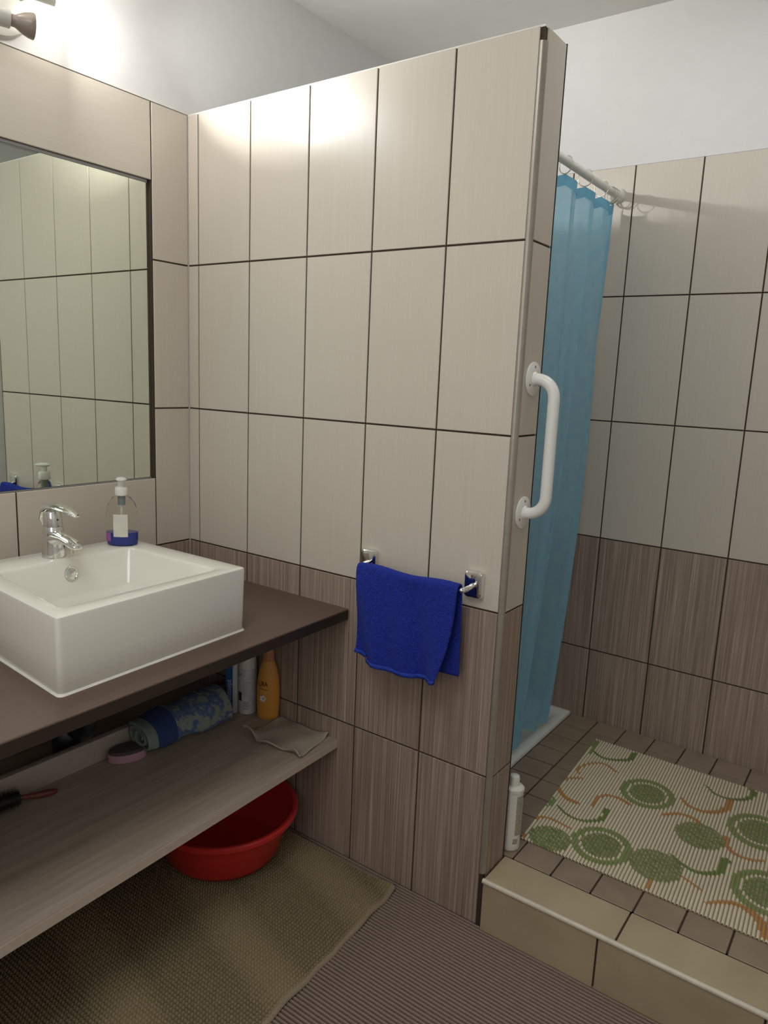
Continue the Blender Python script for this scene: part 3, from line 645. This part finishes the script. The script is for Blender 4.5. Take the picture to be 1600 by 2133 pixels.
link('backing', mesh('m', V_, [(0, 2, 6, 4), (1, 5, 7, 3), (0, 1, 3, 2), (4, 6, 7, 5), (0, 4, 5, 1), (2, 3, 7, 6)]), 'foam_thread', sm)

# ------------------------------------------------------------------ chenille bath mat on the floor
px0, px1, py0, py1 = 0.14, 0.812, -1.42, -0.026
pb = 0.0088; nx = int((px1 - px0) / pb); ny = int((py1 - py0) / pb); q = 3
gx = np.linspace(0, nx, nx * q + 1)[:, None]; gy2 = np.linspace(0, ny, ny * q + 1)[None, :]
hx = np.abs(np.sin(PI * gx)); hy = np.abs(np.sin(PI * (gy2)))
jit = rng.rand(nx * q + 1, ny * q + 1)
zb = 0.0075 + 0.0080 * (hx ** 0.7) * (0.25 + 0.75 * hy ** 0.7) + 0.002 * (jit - 0.5)
Xm = px0 + gx * pb + 0 * gy2; Ym = py0 + gy2 * pb + 0 * gx
Xm = Xm + 0.0015 * np.sin(Ym * 60) + (-0.03 - Ym) * 0.045
cd_ = np.hypot(Xm - 0.83, Ym + 0.0); lift = 0.016 * np.clip(1 - cd_ / 0.09, 0, 1) ** 1.5
wr_ = 0.004 * np.clip(np.sin(Ym * 22 + Xm * 6), 0, 1)
Zm = zb + lift + wr_ + 0.003
bmat = thing('bath_mat', 'olive-brown chenille bath mat on the floor under the red basin', 'bath mat', (0.5, -0.7, 0.0))
tag(link('chenille_pile', grid_me(np.stack([Xm - 0.5, Ym + 0.7, Zm], -1)), 'mat_chenille', bmat), kind='stuff')
# hem strips along the right edge and the wall edge
e = np.stack([Xm[-1, :] - 0.5, Ym[-1, :] + 0.7, (lift + wr_)[-1, :]], -1)
hs = np.stack([e + np.array([-0.004, 0, 0.0135]), e + np.array([0.002, 0, 0.012]), e + np.array([0.006, 0, 0.0095]), e + np.array([0.007, 0, 0.005])], 0)
link('edge_hem', grid_me(hs), 'mat_hem', bmat)
e = np.stack([Xm[:, -1] - 0.5, Ym[:, -1] + 0.7, (lift + wr_)[:, -1]], -1)
hs = np.stack([e + np.array([0, -0.003, 0.0135]), e + np.array([0, 0.004, 0.012]), e + np.array([0, 0.009, 0.0095]), e + np.array([0, 0.010, 0.005])], 0)
link('edge_hem', grid_me(hs), 'mat_hem', bmat)
ny_, nx_ = 4, 3
link('backing', box_me((px0 - 0.5, py0 + 0.7, 0.0042), (px1 - 0.5 - 0.01, py1 + 0.7, 0.0075)), 'mat_hem', bmat)

# ------------------------------------------------------------------ red basin
rb = thing('plastic_bowl', 'red plastic washing-up bowl on the bath mat under the shelf', 'bowl', (0.366, -0.199, 0.0225))
prof_b = [(0.0, 0.0), (0.135, 0.0), (0.148, 0.004), (0.158, 0.018), (0.178, 0.085), (0.190, 0.118), (0.196, 0.124), (0.201, 0.123), (0.2025, 0.117), (0.2045, 0.117), (0.2045, 0.126), (0.200, 0.1295), (0.192, 0.1285), (0.185, 0.118), (0.174, 0.085), (0.154, 0.020), (0.140, 0.006), (0.0, 0.005)]
link('bowl', lathe_me(prof_b, 64, 0.975, 0.955, cap=False), 'red_plastic', rb)

# ------------------------------------------------------------------ things on the shelf
SZ = 0.3297
yb_t = thing('shampoo_bottle', 'yellow shampoo bottle with dark lettering standing on the shelf', 'bottle', (0.362, -0.030, SZ), (0, 0, math.radians(36)))
link('bottle', lathe_me([(0.022, 0), (0.0275, 0.003), (0.0300, 0.012), (0.0315, 0.045), (0.0318, 0.085), (0.0295, 0.120), (0.0245, 0.148), (0.0185, 0.165), (0.0165, 0.170)], 36, 1.0, 0.62), 'yellow_plastic', yb_t)
link('cap', lathe_me([(0.0165, 0.1705), (0.0165, 0.176), (0.0150, 0.200), (0.0130, 0.204)], 30, 1.0, 0.75), 'orange_cap', yb_t)
yl = link('lettering', text_me('URA', 0.021, 0.62), 'ink', yb_t, (-0.012, -0.0192, 0.108), (PI / 2, 0, math.radians(-13)))
link('label_line', box_me((-0.013, -0.0002, -0.0006), (0.013, 0.0002, 0.0006)), 'ink', yb_t, (-0.010, -0.0193, 0.093), (0, math.radians(8), math.radians(-11)))
bm = bmesh.new()
for k in range(5):
    a = 2 * PI * k / 5; bmesh.ops.create_uvsphere(bm, u_segments=10, v_segments=6, radius=1, matrix=Matrix.Translation((0.0058 * math.cos(a), 0, 0.0058 * math.sin(a))) @ Matrix.Diagonal((0.0042, 0.0005, 0.0042, 1)))
link('flower_print', from_bm(bm, True), 'white_card', yb_t, (-0.0125, -0.0188, 0.066), (0, 0, math.radians(-13)))

cn = thing('spray_can', 'white cylindrical can with a barcode between tube box and shampoo', 'can', (0.287, -0.036, SZ), (0, 0, math.radians(35)))
link('can', lathe_me([(0.022, 0), (0.0255, 0.002), (0.0262, 0.006), (0.0262, 0.128), (0.0245, 0.133)], 36), 'white_card', cn)
link('cap', lathe_me([(0.0248, 0.1335), (0.0248, 0.150), (0.0225, 0.172), (0.019, 0.176)], 32), 'white_plastic', cn)
link('black_square', curved_panel(0.02635, math.radians(-150), math.radians(-118), 0.040, 0.066, 1, 1), 'ink', cn)
link('green_patch', curved_panel(0.02635, math.radians(-150), math.radians(-118), 0.115, 0.122, 1, 1), 'label_grey', cn)
bm = bmesh.new()
for k in range(9):
    z = 0.017 + k * 0.0028; V_ = []
    for a in np.linspace(math.radians(-108), math.radians(-70), 6): V_.append((0.0264 * math.cos(a), 0.0264 * math.sin(a)))
    hgt = 0.0008 + 0.0008 * (k % 3 == 0)
    lo = [bm.verts.new((x, y, z)) for x, y in V_]; hi = [bm.verts.new((x, y, z + hgt)) for x, y in V_]
    for i in range(5): bm.faces.new((lo[i], lo[i + 1], hi[i + 1], hi[i]))
for k in range(10):
    z = 0.056 + k * 0.0045; V_ = [(0.0264 * math.cos(a), 0.0264 * math.sin(a)) for a in np.linspace(math.radians(-110), math.radians(-68 - 8 * (k % 3)), 6)]
    lo = [bm.verts.new((x, y, z)) for x, y in V_]; hi = [bm.verts.new((x, y, z + 0.0008)) for x, y in V_]
    for i in range(5): bm.faces.new((lo[i], lo[i + 1], hi[i + 1], hi[i]))
me = bpy.data.meshes.new('m'); bm.to_mesh(me); bm.free()
tag(link('barcode_print', me, 'ink_grey', cn), kind='stuff')

bx = thing('tube_carton', 'slim blue and white carton standing at the back of the shelf', 'box', (0.254, -0.062, SZ), (0, 0, math.radians(28)))
link('carton', box_me((-0.016, -0.012, 0), (0.016, 0.012, 0.150), 0.001), 'white_card', bx)
link('blue_front', box_me((-0.0158, -0.0126, 0.012), (0.004, -0.0121, 0.142)), 'blue_card', bx)
link('lettering', text_me('antisept', 0.021, 0.92), 'white_card', bx, (-0.0065, -0.0130, 0.068), (PI / 2, -PI / 2, 0))

# folded floral towel: a flattened roll
tf = thing('folded_towel', 'folded blue floral towel lying on the shelf against its back rail', 'towel', (0.270, -0.240, SZ), (0, 0, math.radians(-2)))
ny3 = 60; turns = 2.4; ns = 150
a = np.linspace(0, turns * 2 * PI, ns); rad = 0.20 + 0.80 * a / a[-1]
cxp = 0.048 * rad * np.sign(np.cos(a)) * np.abs(np.cos(a)) ** 0.75; czp = 0.042 * rad * np.sign(np.sin(a)) * np.abs(np.sin(a)) ** 0.8
yy3 = np.linspace(-0.142, 0.124, ny3)
YY, SS = np.meshgrid(yy3, np.arange(ns), indexing='ij')
XX = cxp[SS] + 0.004 * np.sin(YY * 40 + SS * 0.05); ZZ = 0.048 + czp[SS] + 0.0025 * np.sin(YY * 55 + SS * 0.08) + 0.006 * (YY / 0.128) * (czp[SS] / 0.036) * 1
tilt = 0.30; X2 = XX - (ZZ - 0.04) * tilt * 1.0; YY2 = YY - (X2) * 0.12 + 0.004 * np.sin(SS * 0.12)
Z2 = np.maximum(ZZ, 0.0045 + 0.0 * ZZ)
X2 = np.maximum(X2, -0.044)
o = link('cloth', grid_me(np.stack([X2, YY2, Z2], -1)), 'floral_terry', tf); md = o.modifiers.new('s', 'SOLIDIFY'); md.thickness = 0.007; md.offset = 0

sg = thing('oval_sponge', 'oval sponge with pink side and dark top beside the floral towel', 'sponge', (0.254, -0.408, SZ + 0.0004), (0, 0, math.radians(68)))
link('side', lathe_me([(0.042, 0), (0.046, 0.002), (0.046, 0.021), (0.044, 0.022)], 40, 1.0, 0.60), 'pink_foam', sg)
link('top', lathe_me([(0.0445, 0.0215), (0.0445, 0.025), (0.042, 0.029), (0.02, 0.0305)], 40, 1.0, 0.60), 'dark_foam', sg)

# beige cloth
cl = thing('cleaning_cloth', 'crumpled beige cleaning cloth lying at the right end of the shelf', 'cloth', (0.47, -0.07, SZ))
n1 = 50; u = np.linspace(0, 1, n1)[:, None]; v = np.linspace(0, 1, n1)[None, :]
c00, c10, c11, c01 = np.array((0.385, -0.150)), np.array((0.392, -0.006)), np.array((0.560, -0.004)), np.array((0.586, -0.140))
Pq = ((1 - u) * (1 - v))[..., None] * c00 + (u * (1 - v))[..., None] * c10 + (u * v)[..., None] * c11 + ((1 - u) * v)[..., None] * c01
Z = 0.0022 + 0.0035 * (1 + np.sin(u * 9 + v * 4)) * 0.5 + 0.003 * (1 + np.sin(v * 13 - u * 5 + 1)) * 0.5
edge = np.clip(1 - u / 0.10, 0, 1) * (0.004 + 0.004 * np.sin(v * 17)); Z = Z + np.abs(edge)
curl = np.clip(1 - np.hypot(u - 0.02, v - 0.02) / 0.22, 0, 1); Z = Z + 0.018 * curl
curl2 = np.clip(1 - np.hypot((u - 0.0), (v - 0.93)) / 0.13, 0, 1); Z = Z + 0.010 * curl2
curl3 = np.clip(1 - np.hypot((u - 1.0), (v - 1.0)) / 0.14, 0, 1); Z = Z + 0.008 * curl3
Pq = Pq + np.stack([0.004 * np.sin(v * 12) * (1 - u) + 0 * u, 0.006 * np.sin(v * 9 + 1) * (1 - u)], -1)
Pq[..., 1] = np.minimum(Pq[..., 1], -0.004)
o = link('cloth', grid_me(np.stack([Pq[..., 0] - 0.47, Pq[..., 1] + 0.07, Z], -1)), 'beige_cloth', cl); md = o.modifiers.new('s', 'SOLIDIFY'); md.thickness = 0.0018; md.offset = 1
ev = np.stack([Pq[0, :, 0] - 0.47, Pq[0, :, 1] + 0.07, Z[0] + 0.002], -1)
link('rolled_edge', tube_me([tuple(p) for p in ev[::2]], 0.0016, 8), 'beige_cloth', cl)

# round hair brush
hb = thing('hair_brush', 'round hair brush with black bristles and red-brown wooden handle', 'hair brush', (0.262, -0.650, SZ + 0.0004), (0, 0, math.radians(-98)))
# local +x runs towards the bristled head
link('handle', tube_me([(x_, 0, z_) for x_, z_ in ((-0.050, 0.009), (-0.047, 0.009), (-0.032, 0.011), (-0.012, 0.014), (0.010, 0.019), (0.03, 0.024))], [0.002, 0.006, 0.0085, 0.0082, 0.006, 0.0055], 16), 'brush_wood', hb)
link('barrel', tube_me([(0.03, 0, 0.026), (0.032, 0, 0.026), (0.12, 0, 0.028), (0.125, 0, 0.028)], [0.008, 0.014, 0.014, 0.008], 18), 'bristle', hb)
V_ = []; F_b = []
for i in range(30):
    for j in range(26):
        xx = 0.034 + i * 0.003 + random.uniform(-0.001, 0.001); a = 2 * PI * (j + 0.5 * (i % 2)) / 26 + random.uniform(-0.05, 0.05)
        L = 0.0265 + random.uniform(-0.001, 0.0015); c, s2 = math.cos(a), math.sin(a); tx = random.uniform(-0.003, 0.003)
        if 0.027 + s2 * L < 0.001: L = max(0.014, (0.0262 / abs(s2)))
        b0 = Vector((xx, 0.013 * c, 0.027 + 0.013 * s2)); b1 = Vector((xx + tx, L * c, 0.0272 + L * s2)); pr_ = Vector((0, -s2, c)) * 0.0004; n0 = len(V_)
        V_ += [b0 - pr_, b0 + pr_, b0 + Vector((0.0007, 0, 0)), b1]; F_b += [(n0, n0 + 1, n0 + 3), (n0 + 1, n0 + 2, n0 + 3), (n0 + 2, n0, n0 + 3)]
tag(link('bristles', mesh('m', V_, F_b), 'bristle', hb), kind='stuff')

# white bottle on the platform
wb_t = thing('lotion_bottle', 'slim white bottle standing on the platform beside the partition end', 'bottle', (1.036, 0.1440, PZ + 0.0003), (0, 0, math.radians(30)))
link('bottle', lathe_me([(0.020, 0), (0.0235, 0.003), (0.0245, 0.010), (0.0245, 0.125), (0.0240, 0.150), (0.0235, 0.158)], 36, 1.0, 0.9), 'white_plastic', wb_t)
link('shoulder', lathe_me([(0.0252, 0.156), (0.0262, 0.159), (0.0258, 0.166), (0.021, 0.1705), (0.0135, 0.1715)], 36, 1.0, 0.9), 'white_plastic', wb_t)
link('cap', lathe_me([(0.0128, 0.1715), (0.0128, 0.190), (0.0110, 0.196), (0.008, 0.1975)], 28), 'white_plastic', wb_t)
link('label', curved_panel(0.0250, math.radians(-72), math.radians(-28), 0.045, 0.150, 1.0, 0.9), 'label_grey', wb_t)
link('label_mark', curved_panel(0.0250, math.radians(-80), math.radians(-50), 0.022, 0.036, 1.0, 0.9), 'label_grey', wb_t)

# ------------------------------------------------------------------ wall lamp above the mirror
lp = thing('wall_lamp', 'round wall lamp with spot heads above the mirror', 'lamp', (-0.003, -0.521, 2.052))
link('back_plate', lathe_me([(0.090, 0.0005), (0.090, 0.010), (0.086, 0.016), (0.078, 0.018)], 48), 'lamp_metal', lp, (0, 0, 0), (0, PI / 2, 0))
link('screw', lathe_me([(0.005, 0.018), (0.005, 0.021), (0.003, 0.022)], 16), 'ink_grey', lp, (0, 0.055, 0.022), (0, PI / 2, 0))
def head(face, axis, lit, joint):
    """face: centre of the bulb's open face; axis: way it points; both in lamp coordinates"""
    ax = Vector(axis).normalized(); q = ax.to_track_quat('Z', 'Y').to_euler()
    f = Vector(face)
    h = link('lamp_head', lathe_me([(0.006, -0.110), (0.016, -0.106), (0.0172, -0.095), (0.0172, -0.046), (0.0150, -0.045)], 28), 'lamp_metal' if not lit else 'white_enamel', lp, f, q)
    link('bulb', lathe_me([(0.0115, -0.050), (0.0118, -0.036), (0.0150, -0.030), (0.0205, -0.020), (0.0238, -0.010), (0.0252, -0.001), (0.0246, 0.0)], 30, cap=False), 'bulb_off' if lit == 0 else 'bulb_lit', h)
    link('lens', lathe_me([(0.0236, -0.0025), (0.0236, -0.0005)], 30), ('bulb_off', 'lens_lit', 'lens_lit_low')[lit], h)
    j = f - ax * 0.085
    link('arm', tube_me([Vector((0.016, j.y, j.z)) * 1.0, Vector((j.x - 0.008, j.y, j.z))], 0.006, 14), 'lamp_metal', lp)
head((0.103, -0.486 + 0.521, 1.972 - 2.052), (0.30, 0.95, -0.02), 0, None)
head((0.103, -0.384 + 0.521, 2.053 - 2.052), (0.30, 0.95, -0.02), 1, None)
head((0.100, -0.585 + 0.521, 2.105 - 2.052), (0.95, -0.12, 0.0), 2, None)
bd_ = bpy.data.lights.new('bulb_beam', 'AREA'); bd_.shape = 'DISK'; bd_.size = 0.042; bd_.energy = BEAM; bd_.color = LAMP_COL; bd_.spread = math.radians(85)
bo = bpy.data.objects.new('bulb_beam', bd_); C.objects.link(bo); bo.parent = lp
bo.location = Vector((0.103, 0.137, 0.001)) + Vector((0.30, 0.95, -0.02)).normalized() * 0.001; bo.rotation_euler = (-Vector((0.40, 0.89, 0.18))).to_track_quat('Z', 'Y').to_euler()
